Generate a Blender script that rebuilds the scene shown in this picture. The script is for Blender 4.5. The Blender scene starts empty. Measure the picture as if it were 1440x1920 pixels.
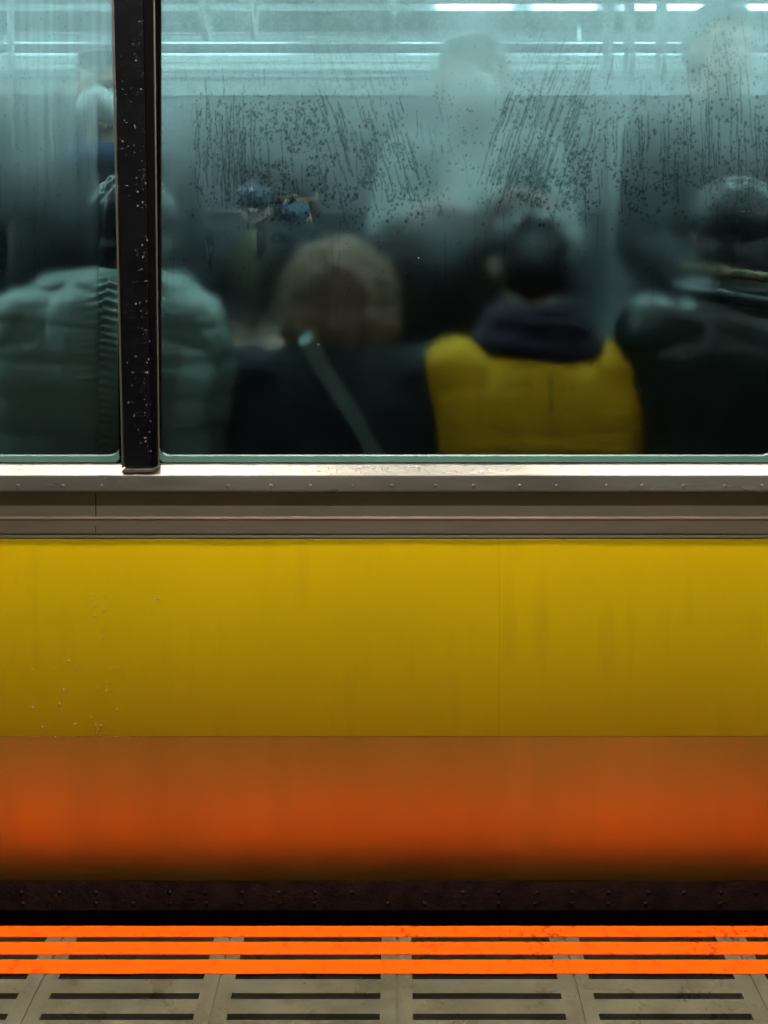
import bpy, bmesh, math, random
import numpy as np
from mathutils import Vector, Matrix, noise

random.seed(7); rng = np.random.default_rng(7)
S = bpy.context.scene
C = S.collection
R = math.radians
# ------------------------------------------------------------------ camera, world, light, exposure
CAMY, CAMZ, F = -2.03, 1.25, 2000.0            # eye, and focal length in photo pixels
cd = bpy.data.cameras.new('camera'); cam = bpy.data.objects.new('camera', cd); C.objects.link(cam)
cam.location = (0, CAMY, CAMZ); cam.rotation_euler = (R(90), 0, 0)
cd.sensor_fit = 'VERTICAL'; cd.sensor_height = 36; cd.sensor_width = 27
cd.lens = 36 * F / 1920
cd.shift_y = -(960 - 465) / 1920; cd.shift_x = -25 / 1920
cd.clip_start = 0.05; cd.clip_end = 500
S.camera = cam
W_ = bpy.data.worlds.new('World'); S.world = W_; W_.use_nodes = True      # a roofed station at night: almost no sky
wn = W_.node_tree.nodes; bg = wn['Background']
sky = wn.new('ShaderNodeTexSky'); sky.sky_type = 'NISHITA'; sky.sun_disc = False; sky.sun_elevation = R(-4)
W_.node_tree.links.new(sky.outputs[0], bg.inputs[0]); bg.inputs[1].default_value = 0.01
S.view_settings.view_transform = 'Standard'; S.view_settings.look = 'None'
S.view_settings.exposure = 0.0; S.view_settings.gamma = 1
S.render.engine = 'CYCLES'
S.cycles.use_denoising = True
S.cycles.max_bounces = 10; S.cycles.transmission_bounces = 8; S.cycles.glossy_bounces = 4; S.cycles.diffuse_bounces = 3
S.cycles.sample_clamp_indirect = 6.0; S.cycles.caustics_reflective = True; S.cycles.caustics_refractive = True
S.cycles.blur_glossy = 0.3
OUT_LAMP = 260.0; IN_LAMP = 208.0                # brightness of the platform tubes and of the tubes in the car

def P(px, py, y):
    """point seen at photo pixel (px,py) when it stands at depth y"""
    d = y - CAMY
    return Vector(((px - 745) / F * d, y, CAMZ - (py - 465) / F * d))
def PX(px, y): return (px - 745) / F * (y - CAMY)
def PZ(py, y): return CAMZ - (py - 465) / F * (y - CAMY)

# ------------------------------------------------------------------ object helpers
def tag(o, label=None, cat=None, group=None, kind=None):
    if label: o['label'] = label
    if cat: o['category'] = cat
    if group: o['group'] = group
    if kind: o['kind'] = kind
    return o
def empty(name, loc=(0, 0, 0), rz=0):
    o = bpy.data.objects.new(name, None); C.objects.link(o); o.location = loc; o.rotation_euler = (0, 0, rz)
    o.empty_display_size = .1
    return o
def obj(name, bm, mat, parent=None, smooth=False, bevel=0):
    me = bpy.data.meshes.new(name)
    if isinstance(bm, bpy.types.Mesh): me = bm; me.name = name
    else: bm.to_mesh(me); bm.free()
    o = bpy.data.objects.new(name, me); C.objects.link(o)
    me.materials.clear(); me.materials.append(mat)
    if parent: o.parent = parent
    if smooth: me.polygons.foreach_set('use_smooth', [True] * len(me.polygons))
    if bevel:
        m = o.modifiers.new('b', 'BEVEL'); m.width = bevel; m.segments = 2; m.limit_method = 'ANGLE'
    return o
def box(bm, x0, x1, y0, y1, z0, z1):
    v = [bm.verts.new(p) for p in ((x0,y0,z0),(x1,y0,z0),(x1,y1,z0),(x0,y1,z0),(x0,y0,z1),(x1,y0,z1),(x1,y1,z1),(x0,y1,z1))]
    for f in ((0,3,2,1),(4,5,6,7),(0,1,5,4),(1,2,6,5),(2,3,7,6),(3,0,4,7)): bm.faces.new([v[i] for i in f])
    return bm
def NB(): return bmesh.new()
def extr(bm, prof, x0, x1, nx=1, wave=0):
    """profile [(y,z)...] extruded along x (open sheet)"""
    xs = [x0 + (x1 - x0) * i / nx for i in range(nx + 1)]
    rows = [[bm.verts.new((x, y + (wave * noise.noise((x * 7, z * 1.2, 1.5)) if wave else 0), z)) for (y, z) in prof] for x in xs]
    for i in range(nx):
        for j in range(len(prof) - 1):
            bm.faces.new((rows[i][j], rows[i][j+1], rows[i+1][j+1], rows[i+1][j]))
    return bm
def basis(ax):
    ax = ax.normalized(); t = Vector((0, 0, 1)) if abs(ax.z) < .9 else Vector((1, 0, 0))
    u = ax.cross(t).normalized(); return u, ax.cross(u)
def cap(bm, p, q, r1, r2=None, seg=14, round_=True):
    """tapered capsule"""
    p, q = Vector(p), Vector(q); r2 = r1 if r2 is None else r2
    ax = q - p; L = ax.length
    if L < 1e-6: ax = Vector((0, 0, 1))
    n = ax.normalized(); u, w = basis(n); rings = []
    K = 4 if round_ else 1
    if round_:
        for k in range(1, K + 1):
            a = math.pi / 2 * k / K; rings.append((p - n * r1 * math.cos(a), r1 * math.sin(a)))
        for k in range(K, 0, -1):
            a = math.pi / 2 * k / K; rings.append((q + n * r2 * math.cos(a), r2 * math.sin(a)))
    else: rings = [(p, r1), (q, r2)]
    vr = [[bm.verts.new(c + (u * math.cos(2*math.pi*i/seg) + w * math.sin(2*math.pi*i/seg)) * r) for i in range(seg)] for c, r in rings]
    for a, b in zip(vr, vr[1:]):
        for i in range(seg): bm.faces.new((a[i], a[(i+1) % seg], b[(i+1) % seg], b[i]))
    if round_:
        s = bm.verts.new(p - n * r1); e = bm.verts.new(q + n * r2)
        for i in range(seg):
            bm.faces.new((s, vr[0][(i+1) % seg], vr[0][i])); bm.faces.new((e, vr[-1][i], vr[-1][(i+1) % seg]))
    else:
        bm.faces.new(vr[0][::-1]); bm.faces.new(vr[-1])
    return bm
def ell(bm, c, r, rot=None, seg=20):
    M = Matrix.Translation(Vector(c)) @ (rot.to_4x4() if rot else Matrix()) @ Matrix.Diagonal((r[0], r[1], r[2], 1))
    bmesh.ops.create_uvsphere(bm, u_segments=seg, v_segments=seg // 2 + 2, radius=1, matrix=M); return bm
def union(bm, voxel, smooth=2, disp=None):
    """overlapping closed pieces grown together into one continuous surface"""
    me = bpy.data.meshes.new('t'); bmesh.ops.recalc_face_normals(bm, faces=bm.faces); bm.to_mesh(me); bm.free()
    o = bpy.data.objects.new('t', me); C.objects.link(o)
    m = o.modifiers.new('r', 'REMESH'); m.mode = 'VOXEL'; m.voxel_size = voxel
    if smooth:
        s = o.modifiers.new('s', 'SMOOTH'); s.factor = .5; s.iterations = smooth
    dg = bpy.context.evaluated_depsgraph_get(); out = bpy.data.meshes.new_from_object(o.evaluated_get(dg))
    bpy.data.objects.remove(o); bpy.data.meshes.remove(me)
    if disp:
        n = len(out.vertices); co = np.empty(n * 3); out.vertices.foreach_get('co', co); co = co.reshape(-1, 3)
        no = np.empty(n * 3); out.vertices.foreach_get('normal', no); no = no.reshape(-1, 3)
        co = co + no * disp(co, no)[:, None]; out.vertices.foreach_set('co', co.ravel()); out.update()
    out.polygons.foreach_set('use_smooth', [True] * len(out.polygons))
    return out
def nz(co, s, seed=0):
    """smooth 3-D value wobble in -1..1"""
    x, y, z = co[:,0]*s[0]+seed, co[:,1]*s[1]+seed*1.7, co[:,2]*s[2]-seed
    return (np.sin(x + 1.3*np.sin(y*1.1+z*.7)) + np.sin(z*1.27 + 1.1*np.sin(x*.9+2)) + np.sin(y*1.13 + .9*np.sin(z*1.4+x*.6))) / 3

# ------------------------------------------------------------------ materials
def mat(name, base, rough=.5, metal=0, var=0, vscale=6, bump=0, bscale=60, stretch=(1,1,1), spec=.5, coat=0, rvar=0, sheen=0, dirt=None, specks=0, streak=0):
    m = bpy.data.materials.new(name); m.use_nodes = True; nt = m.node_tree; L = nt.links
    b = nt.nodes['Principled BSDF']
    b.inputs['Roughness'].default_value = rough; b.inputs['Metallic'].default_value = metal
    b.inputs['Specular IOR Level'].default_value = spec; b.inputs['Coat Weight'].default_value = coat
    b.inputs['Coat Roughness'].default_value = .12; b.inputs['Sheen Weight'].default_value = sheen
    b.inputs['Base Color'].default_value = (*base, 1)
    tc = nt.nodes.new('ShaderNodeTexCoord'); mp = nt.nodes.new('ShaderNodeMapping'); mp.inputs['Scale'].default_value = stretch
    L.new(tc.outputs['Object'], mp.inputs[0])
    def noi(scale, det=4):
        n = nt.nodes.new('ShaderNodeTexNoise'); n.inputs['Scale'].default_value = scale; n.inputs['Detail'].default_value = det
        L.new(mp.outputs[0], n.inputs['Vector']); return n
    if var:
        n = noi(vscale); r = nt.nodes.new('ShaderNodeMapRange')
        r.inputs['From Min'].default_value = .3; r.inputs['From Max'].default_value = .7
        r.inputs['To Min'].default_value = 1 - var; r.inputs['To Max'].default_value = 1 + var
        L.new(n.outputs['Fac'], r.inputs['Value'])
        v = nt.nodes.new('ShaderNodeVectorMath'); v.operation = 'SCALE'; v.inputs[0].default_value = base
        L.new(r.outputs[0], v.inputs['Scale']); L.new(v.outputs[0], b.inputs['Base Color'])
        last = v.outputs[0]
        if dirt:
            n2 = noi(vscale * 3.7, 8); r2 = nt.nodes.new('ShaderNodeMapRange')
            r2.inputs['From Min'].default_value = .56; r2.inputs['From Max'].default_value = .72
            L.new(n2.outputs['Fac'], r2.inputs['Value'])
            mx = nt.nodes.new('ShaderNodeMix'); mx.data_type = 'RGBA'; mx.inputs[7].default_value = (*dirt, 1)
            L.new(r2.outputs[0], mx.inputs[0]); L.new(last, mx.inputs[6]); L.new(mx.outputs[2], b.inputs['Base Color'])
    if specks or streak:                       # scuffs with a shape of their own
        col = b.inputs['Base Color'].links[0].from_socket
        for kind_, amt in (('spot', specks), ('run', streak)):
            if not amt: continue
            m3 = nt.nodes.new('ShaderNodeMapping'); m3.inputs['Scale'].default_value = (1,1,1) if kind_ == 'spot' else (1,1,.06); L.new(tc.outputs['Object'], m3.inputs[0])
            n3 = nt.nodes.new('ShaderNodeTexNoise'); n3.inputs['Scale'].default_value = 95 if kind_ == 'spot' else 30; n3.inputs['Detail'].default_value = 7; L.new(m3.outputs[0], n3.inputs['Vector'])
            n4 = nt.nodes.new('ShaderNodeTexNoise'); n4.inputs['Scale'].default_value = 5; L.new(tc.outputs['Object'], n4.inputs['Vector'])
            mu = nt.nodes.new('ShaderNodeMath'); mu.operation = 'MULTIPLY'; L.new(n3.outputs['Fac'], mu.inputs[0]); L.new(n4.outputs['Fac'], mu.inputs[1])
            r3 = nt.nodes.new('ShaderNodeMapRange'); r3.inputs['From Min'].default_value = .355 if kind_ == 'spot' else .29; r3.inputs['From Max'].default_value = .40 if kind_ == 'spot' else .42
            r3.inputs['To Max'].default_value = amt; L.new(mu.outputs[0], r3.inputs['Value'])
            m4 = nt.nodes.new('ShaderNodeMix'); m4.data_type = 'RGBA'; m4.inputs[7].default_value = (base[0]*.12, base[1]*.15, base[2]*.3, 1)
            L.new(r3.outputs[0], m4.inputs[0]); L.new(col, m4.inputs[6]); col = m4.outputs[2]
        L.new(col, b.inputs['Base Color'])
    if rvar:
        n = noi(vscale * 1.7, 5); r = nt.nodes.new('ShaderNodeMapRange')
        r.inputs['From Min'].default_value = .35; r.inputs['From Max'].default_value = .65
        r.inputs['To Min'].default_value = rough - rvar; r.inputs['To Max'].default_value = rough + rvar
        L.new(n.outputs['Fac'], r.inputs['Value']); L.new(r.outputs[0], b.inputs['Roughness'])
    if bump:
        n = noi(bscale, 6); bp = nt.nodes.new('ShaderNodeBump'); bp.inputs['Strength'].default_value = bump; bp.inputs['Distance'].default_value = .002
        L.new(n.outputs['Fac'], bp.inputs['Height']); L.new(bp.outputs[0], b.inputs['Normal'])
    return m
def emit(name, col, st):
    m = bpy.data.materials.new(name); m.use_nodes = True; nt = m.node_tree
    e = nt.nodes.new('ShaderNodeEmission'); e.inputs[0].default_value = (*col, 1); e.inputs[1].default_value = st
    nt.links.new(e.outputs[0], nt.nodes['Material Output'].inputs[0]); nt.nodes.remove(nt.nodes['Principled BSDF']); return m

M = {}
M['steel'] = mat('brushed_steel', (.52,.47,.42), .30, 1, .10, 3, .10, 260, (1,1,.25), rvar=.04)
M['lower'] = mat('lower_steel', (.78,.60,.15), .50, 1, .12, 1.6, .16, 420, (2.2,1,.35), rvar=.03)
M['skirt'] = mat('skirt_shade_tone', (.16,.075,.066), .62, .3, .35, 30, .6, 140, specks=.5)  # maroon base painted in for the dark reflection of the platform gap
M['belt'] = mat('belt_steel', (.33,.28,.21), .45, .4, .07, 5, .10, 300)
M['sill'] = mat('sill_steel', (.25,.24,.21), .33, .55, .5, 7, .12, 200, (.25,1,1), rvar=.08)
M['yellow'] = mat('yellow_film', (.64,.43,.001), .42, 0, .05, 2.5, .03, 300, spec=.25, coat=.08, streak=.09)
M['film_edge'] = mat('film_edge', (.46,.29,.001), .5)
M['black'] = mat('black_mullion', (.004,.004,.005), .25, 0, .2, 20, .05, 200, spec=.3)
M['rubber'] = mat('black_rubber', (.004,.004,.004), .8, spec=.0)
M['trim'] = mat('trim_steel', (.42,.36,.30), .3, .8)
M['bead'] = mat('glazing_bead', (.14,.27,.235), .35, .1, .1, 8)
M['wall'] = mat('car_wall', (.62,.66,.64), .5, 0, .04, 4)
M['band'] = mat('header_panel', (.19,.19,.19), .5, 0, .06, 4)
M['ceil'] = mat('car_ceiling', (.42,.45,.45), .55, 0, .03, 3)
M['floor'] = mat('car_floor', (.06,.06,.06), .5, 0, .15, 5)
M['blind'] = mat('window_blind', (.048,.047,.053), .7, 0, .12, 3, stretch=(1,1,.3))
M['darkglass'] = mat('night_window', (.004,.006,.008), .3, spec=.1)
M['trimwall'] = mat('dark_lining', (.07,.072,.072), .7, 0, .1, 5)
M['chrome'] = mat('chrome', (.8,.83,.83), .2, 1)
M['seat'] = mat('bench_cloth', (.03,.06,.035), .9, 0, .3, 30)
M['bed'] = mat('track_ballast', (.05,.045,.04), .95, 0, .5, 30, .6, 40)
M['orange'] = mat('orange_paint', (.84,.092,.001), .42, 0, .035, 14, .10, 90, dirt=(.66,.042,.001), spec=.25, specks=.55)
M['platform'] = mat('platform_plate', (.104,.098,.067), .38, .15, .30, 7, .35, 110, rvar=.16, dirt=(.075,.064,.038), specks=.7)
M['concrete'] = mat('platform_concrete', (.06,.056,.05), .8, 0, .2, 5, .3, 60)
M['dim'] = mat('dark_station_wall', (.02,.02,.02), .8, 0, .2, 2)
M['roofm'] = mat('station_ceiling', (.25,.24,.22), .8, 0, .1, 2)
M['tube_in'] = emit('car_tube', (.62, 1.0, .97), IN_LAMP)
M['tube_out'] = emit('platform_tube', (1.0, .93, .82), OUT_LAMP)

# ------------------------------------------------------------------ platform
PW = .303; y_s = [-.103 - .0482 * k for k in range(0, 30)]; SH = .0071
def heights():
    xs, xh = [-6.06], []
    n0 = -20
    for n in range(n0, 20):
        b = n * PW
        for x, t in ((b + .0018, 'joint'), (b + .0255, 'flat'), (b + .2745, 'slot'), (b + PW - .0018, 'flat')):
            xs.append(x); xh.append(t)
    ys, yh = [-.065], []
    for y in y_s:
        ys.append(y + SH); yh.append('flat'); ys.append(y - SH); yh.append('slot')
    ys.append(-1.62); yh.append('flat')
    return xs, xh, ys, yh
xs, xh, ys, yh = heights()
bm = NB()
H = [[(-.08 if (a == 'slot' and b == 'slot') else (-.0025 if a == 'joint' else 0.0)) for b in yh] for a in xh]
for i in range(len(xh)):
    for j in range(len(yh)):
        h = H[i][j]
        bm.faces.new([bm.verts.new(p) for p in ((xs[i],ys[j+1],h),(xs[i+1],ys[j+1],h),(xs[i+1],ys[j],h),(xs[i],ys[j],h))])
        if i + 1 < len(xh) and H[i+1][j] != h:
            g = H[i+1][j]; x = xs[i+1]
            bm.faces.new([bm.verts.new(p) for p in ((x,ys[j],h),(x,ys[j+1],h),(x,ys[j+1],g),(x,ys[j],g))])
        if j + 1 < len(yh) and H[i][j+1] != h:
            g = H[i][j+1]; y = ys[j+1]
            bm.faces.new([bm.verts.new(p) for p in ((xs[i],y,h),(xs[i+1],y,h),(xs[i+1],y,g),(xs[i],y,g))])
box(bm, -6.06, 6.06, -.0665, -.0650, -.06, -.0004)
tag(obj('platform', bm, M['platform']), 'grey slotted platform edge plates beside the train', kind='structure')
bm = NB(); box(bm, -6.06, 6.06, -9.0, -1.621, -1.1, 0); box(bm, -6.06, 6.06, -1.62, -.09, -1.1, -.06)
tag(obj('platform_base', bm, M['concrete']), kind='structure')
bm = NB(); box(bm, -60, 60, -60, 60, -1.4, -1.11)
tag(obj('ground', bm, M['bed']), kind='structure')
def stripe(y1, y0, seed, lab):
    bm = NB(); N = 900; rows = []
    for i in range(N + 1):
        x = -6 + 12 * i / N
        a = y0 + .0009 * noise.noise((x * 9, seed, 0)) + .0022 * max(0, noise.noise((x * 22, seed, 11)) - .38) + .0005 * noise.noise((x * 60, seed, 3)); b = y1 + .0007 * noise.noise((x * 8, seed, 7)) + .0005 * noise.noise((x * 50, seed, 5))
        rows.append([bm.verts.new(p) for p in ((x, a, .0003), (x, a + .0003, .0014), (x, b - .0003, .0014), (x, b, .0003))])
    for r, s in zip(rows, rows[1:]):
        for j in range(3): bm.faces.new((r[j], s[j], s[j+1], r[j+1]))
    tag(obj('safety_line', bm, M['orange']), lab, kind='structure')
def yr(py): return F * CAMZ / (py - 465) + CAMY
stripe(-.0652, yr(1757.5), 1, 'orange painted safety line nearest the train gap')
stripe(yr(1767.2), yr(1790.5), 2, 'orange painted safety line between the other two')
stripe(yr(1800.6), yr(1826.5), 3, 'orange painted safety line beside the grey slotted plates')
# station roof over the platform, with its rows of tube lights (they light the car side and show in its sill)
bm = NB(); box(bm, -12, 12, -9, -.15, 3.05, 3.15); 
tag(obj('station_ceiling', bm, M['roofm']), kind='structure')
bm = NB(); box(bm, -12, 12, -9.1, -9, -.5, 3.15); tag(obj('station_wall', bm, M['dim']), kind='structure')
def platform_light(x, y, z, lab, L=1.2):
    t = empty('platform_light', (x, y, z)); tag(t, lab, 'ceiling light', 'tube lights over the platform')
    bm = NB(); box(bm, -L/2 - .02, L/2 + .02, -.06, .06, .045, .09); obj('housing', bm, M['wall'], t)
    bm = NB(); cap(bm, (-L/2, 0, .02), (L/2, 0, .02), .019); obj('tube', bm, M['tube_out'], t, True)
for x, y, w in ((-2.15, -.36, 'far left of the black mullion'), (-.85, -.36, 'above the black mullion'), (.95, -.36, 'above the yellow coat'), (2.3, -.36, 'far right of the yellow coat'), (.1, -1.3, 'farther from the train, over the slotted plates')):
    platform_light(x, y, 2.86, 'tube light under the platform roof, ' + w)

# ------------------------------------------------------------------ train side
train = empty('train_car', (0, 0, 0))
tag(train, 'commuter train car side with steel panels, yellow band and fogged windows', 'train')
X0, X1 = -4.2, 4.2
K, ZM = .30, .52          # the side bulges softly: widest at mid height of the yellow band, then tapering in
def yc(z): return K * ((z - ZM) ** 2 - (.70 - ZM) ** 2) if z > .32 else K * ((.32 - ZM) ** 2 - (.70 - ZM) ** 2) + .150 * (.32 - z) + .5 * max(0, .10 - z) ** 2
ZY0 = PZ(1010, 0); ZY1 = .3195; ZB = -.0543
ZD = .016
prof = [(yc(z), z) for z in np.linspace(ZY1 - .001, ZD, 32)]
obj('lower_panel', extr(NB(), prof, X0, X1, 420, .0009), M['lower'], train, True)
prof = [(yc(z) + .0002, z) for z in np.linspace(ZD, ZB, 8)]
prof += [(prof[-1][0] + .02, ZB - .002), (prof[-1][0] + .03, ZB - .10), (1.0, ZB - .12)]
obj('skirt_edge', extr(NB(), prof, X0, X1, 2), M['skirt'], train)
# dimples of the spot welds along the lowest strip
bm = NB()
for i in range(46):
    x = -1.6 + i * .072
    for z in (-.010, -.036):
        if random.random() < .12: continue
        y = yc(z) + .0003
        bmesh.ops.create_uvsphere(bm, u_segments=10, v_segments=6, radius=1, matrix=Matrix.Translation((x + random.uniform(-.003,.003), y, z)) @ Matrix.Diagonal((.0042, .0012, .0042, 1)))
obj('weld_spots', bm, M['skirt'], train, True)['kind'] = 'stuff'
prof = [(yc(z) - .0012, z) for z in np.linspace(ZY0 - .0003, ZY1, 24)]
prof = prof[:1] + [(yc(ZY0 - .0012) - .0012, ZY0 - .0012)] + prof[1:-1] + [(yc(ZY1 + .0010) - .0012, ZY1 + .0010)] + prof[-1:]
prof = [(prof[0][0] + .001, prof[0][1] + .0003)] + prof + [(prof[-1][0] + .0012, prof[-1][1] - .0006)]
obj('yellow_band', extr(NB(), prof, X0, X1, 300, .0006), M['yellow'], train, True)
for px in (935, -215):
    bm = NB()
    for k in range(12):
        z0_, z1_ = ZY0 + (ZY1 - ZY0) * k / 12, ZY0 + (ZY1 - ZY0) * (k + 1) / 12
        xx = PX(px, 0); v = [bm.verts.new(p) for p in ((xx, yc(z0_) - .0015, z0_), (xx + .0009, yc(z0_) - .0015, z0_), (xx + .0009, yc(z1_) - .0015, z1_), (xx, yc(z1_) - .0015, z1_))]; bm.faces.new(v)
    obj('film_seam', bm, M['film_edge'], train)
# belt panel with its ribs
zb = lambda py, y=0: PZ(py, y)
bp = [(.001, zb(921)), (.0, zb(925)), (0, zb(968.5)), (-.0022, zb(970.5)), (-.003, zb(972.5)), (-.0008, zb(974.5)), (-.0004, zb(1000)), (.004, zb(1001)), (.004, zb(1003.2)),
      (-.0025, zb(1004)), (-.0032, zb(1006.5)), (-.0025, zb(1008.6)), (.0005, zb(1009.8))]
obj('belt_panel', extr(NB(), bp, X0, X1, 1), M['belt'], train)
bm = NB()
for i in range(28):
    x = -1.02 + i * .083 + random.uniform(-.004, .004)
    bmesh.ops.create_uvsphere(bm, u_segments=12, v_segments=6, radius=1, matrix=Matrix.Translation((x, .0002, zb(988))) @ Matrix.Diagonal((.0055, .0009, .0055, 1)))
obj('rivet_heads', bm, M['belt'], train, True)['kind'] = 'stuff'
bm = NB(); box(bm, PX(179, 0), PX(180.4, 0), -.0006, .001, zb(1000), zb(926)); obj('panel_seam', bm, M['rubber'], train)
# sill
sp = [(.012, PZ(871, 0) + .0015), (-.001, PZ(871.5, 0)), (-.0180, PZ(889.5, -.0180)), (-.0200, PZ(891.5, -.0200)), (-.0205, PZ(893.5, -.0205)), (-.0205, PZ(918.5, -.0205)), (-.019, PZ(922, -.019)), (-.003, PZ(922.5, -.019)), (.002, PZ(924, 0))]
sill = obj('window_sill', extr(NB(), sp, X0, X1, 1), M['sill'], train)
bm = NB()
for px in (33, 117, 192, 427, 507, 581, 661, 735, 818, 887, 975, 1043, 1135, 1204, 1282, 1357, 1428, 1500, -45, -130):
    c = P(px + random.uniform(-2,2), 911.5, -.0205)
    bmesh.ops.create_uvsphere(bm, u_segments=14, v_segments=8, radius=1, matrix=Matrix.Translation(c) @ Matrix.Diagonal((.0040, .0010, .0040, 1)))
obj('rivets', bm, M['sill'], sill, True)['kind'] = 'stuff'

# body above and beside the windows
WX0, WX1 = PX(-330, 0), PX(1455, 0); WZ1 = 1.80
bm = NB(); zt = 2.75; zs = PZ(871.5, 0) + .001
box(bm, X0, X1, 0.0, .03, WZ1, zt); box(bm, X0, WX0, 0.0, .03, zs, WZ1 - .0005); box(bm, WX1, X1, 0.0, .03, zs, WZ1 - .0005)
obj('upper_panel', bm, M['steel'], train)
# window beads: rounded rings
def rrect(x0, x1, z0, z1, r, n=8):
    pts = []
    for cx, cz, a0 in ((x1 - r, z0 + r, -90), (x1 - r, z1 - r, 0), (x0 + r, z1 - r, 90), (x0 + r, z0 + r, 180)):
        for k in range(n + 1):
            a = R(a0 + 90 * k / n); pts.append((cx + r * math.cos(a), cz + r * math.sin(a)))
    return pts
def ring(bm, loops):
    """loops: list of (points, y)"""
    vs = [[bm.verts.new((x, y, z)) for (x, z) in pts] for pts, y in loops]; n = len(vs[0])
    for a, b in zip(vs, vs[1:]):
        for i in range(n): bm.faces.new((a[i], a[(i+1) % n], b[(i+1) % n], b[i]))
    return bm
pz0 = PZ(868.5, 0)
def window(x0, x1, px0, px1, fogfn, name='window'):
    z0, z1 = pz0, WZ1 - .002; r = .012; w = .0145; wx = .0035
    bm = NB(); A = rrect(x0, x1, z0, z1, r); B = rrect(x0 + wx, x1 - wx, z0 + w, z1 - w, r + .006)
    Ai = rrect(x0 + .0015, x1 - .0015, z0 + .0015, z1 - .0015, r)
    Bo = rrect(x0 + wx - .001, x1 - wx + .001, z0 + w - .002, z1 - w + .002, r + .007)
    ring(bm, [(A, .014), (A, .006), (Ai, .0045), (Bo, .0045), (B, .006), (B, .0105)])
    fr = obj(name, bm, M['bead'], train)
    fr.data.materials.append(M['rubber'])
    for p in fr.data.polygons: p.material_index = 0 if p.center.z < z0 + w + .004 else 1
    bm = NB(); D = rrect(x0 - .0035, x1 + .0035, z0 - .0035, z1, r + .002); ring(bm, [(D, .012), (D, .0085), (A, .0085)])
    obj('gasket', bm, M['rubber'], fr)
    # pane: smooth outer face, inner face a fine sheet that carries the condensation
    step = 1.6; d = .017 - CAMY
    gx = np.arange(PX(px0, .017), PX(px1, .017), step / F * d); gx[0] = x0 + .004; gx[-1] = x1 - .004
    gz = np.arange(z0 + .004, z1 - .004, step / F * d)
    nx, nzz = len(gx), len(gz)
    Xg, Zg = np.meshgrid(gx, gz); PXg = Xg / d * F + 745; PYg = (CAMZ - Zg) / d * F + 465
    milk, blur, drop = fogfn(PXg, PYg)
    n = nx * nzz
    co = np.zeros((n + 4, 3)); co[:n, 0] = Xg.ravel(); co[:n, 1] = .017; co[:n, 2] = Zg.ravel()
    a, b, c, e = gx[0], gx[-1], gz[0], gz[-1]
    co[n:] = [(a, .0115, c), (b, .0115, c), (b, .0115, e), (a, .0115, e)]
    idx = np.arange(n).reshape(nzz, nx)
    q = np.stack([idx[:-1, :-1], idx[1:, :-1], idx[1:, 1:], idx[:-1, 1:]], -1).reshape(-1, 4)
    faces = q.tolist()
    faces.append([n, n + 1, n + 2, n + 3])
    faces.append(idx[0].tolist() + [n + 1, n]); faces.append(idx[-1][::-1].tolist() + [n + 3, n + 2])
    faces.append(idx[:, 0][::-1].tolist() + [n, n + 3]); faces.append(idx[:, -1].tolist() + [n + 2, n + 1])
    me = bpy.data.meshes.new('pane'); me.from_pydata(co.tolist(), [], faces); me.update()
    at = me.color_attributes.new('fog', 'FLOAT_COLOR', 'POINT')
    col = np.zeros((n + 4, 4)); col[:n, 0] = milk.ravel(); col[:n, 1] = blur.ravel(); col[:n, 2] = drop.ravel(); col[:, 3] = 1
    at.data.foreach_set('color', col.ravel())
    obj('pane', me, M['glass'], fr)
    return fr
# glass material
g = bpy.data.materials.new('fogged_glass'); g.use_nodes = True; nt = g.node_tree; L = nt.links; nt.nodes.remove(nt.nodes['Principled BSDF'])
at = nt.nodes.new('ShaderNodeAttribute'); at.attribute_name = 'fog'; sep = nt.nodes.new('ShaderNodeSeparateColor'); L.new(at.outputs['Color'], sep.inputs[0])
gs = nt.nodes.new('ShaderNodeBsdfGlass'); gs.inputs['IOR'].default_value = 1.45; gs.inputs['Roughness'].default_value = 0; gs.inputs['Color'].default_value = (.86,.95,.95,1)
gr = nt.nodes.new('ShaderNodeBsdfRefraction'); gr.inputs['IOR'].default_value = 1.45; gr.distribution = 'BECKMANN'; gr.inputs['Roughness'].default_value = .31; gr.inputs['Color'].default_value = (.86,.95,.95,1)
tr = nt.nodes.new('ShaderNodeBsdfTranslucent'); tr.inputs['Color'].default_value = (.66,.72,.73,1)
cmx = nt.nodes.new('ShaderNodeMix'); cmx.data_type = 'RGBA'; cmx.inputs[6].default_value = (.79,.84,.86,1); cmx.inputs[7].default_value = (.035,.055,.065,1)
L.new(sep.outputs[2], cmx.inputs[0]); L.new(cmx.outputs[2], gs.inputs['Color']); L.new(cmx.outputs[2], gr.inputs['Color'])   # dark tint painted in for each drop's refraction
m1 = nt.nodes.new('ShaderNodeMixShader'); m2 = nt.nodes.new('ShaderNodeMixShader')
L.new(sep.outputs[1], m1.inputs[0]); L.new(gs.outputs[0], m1.inputs[1]); L.new(gr.outputs[0], m1.inputs[2])
L.new(sep.outputs[0], m2.inputs[0]); L.new(m1.outputs[0], m2.inputs[1]); L.new(tr.outputs[0], m2.inputs[2])
L.new(m2.outputs[0], nt.nodes['Material Output'].inputs[0]); M['glass'] = g

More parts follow.
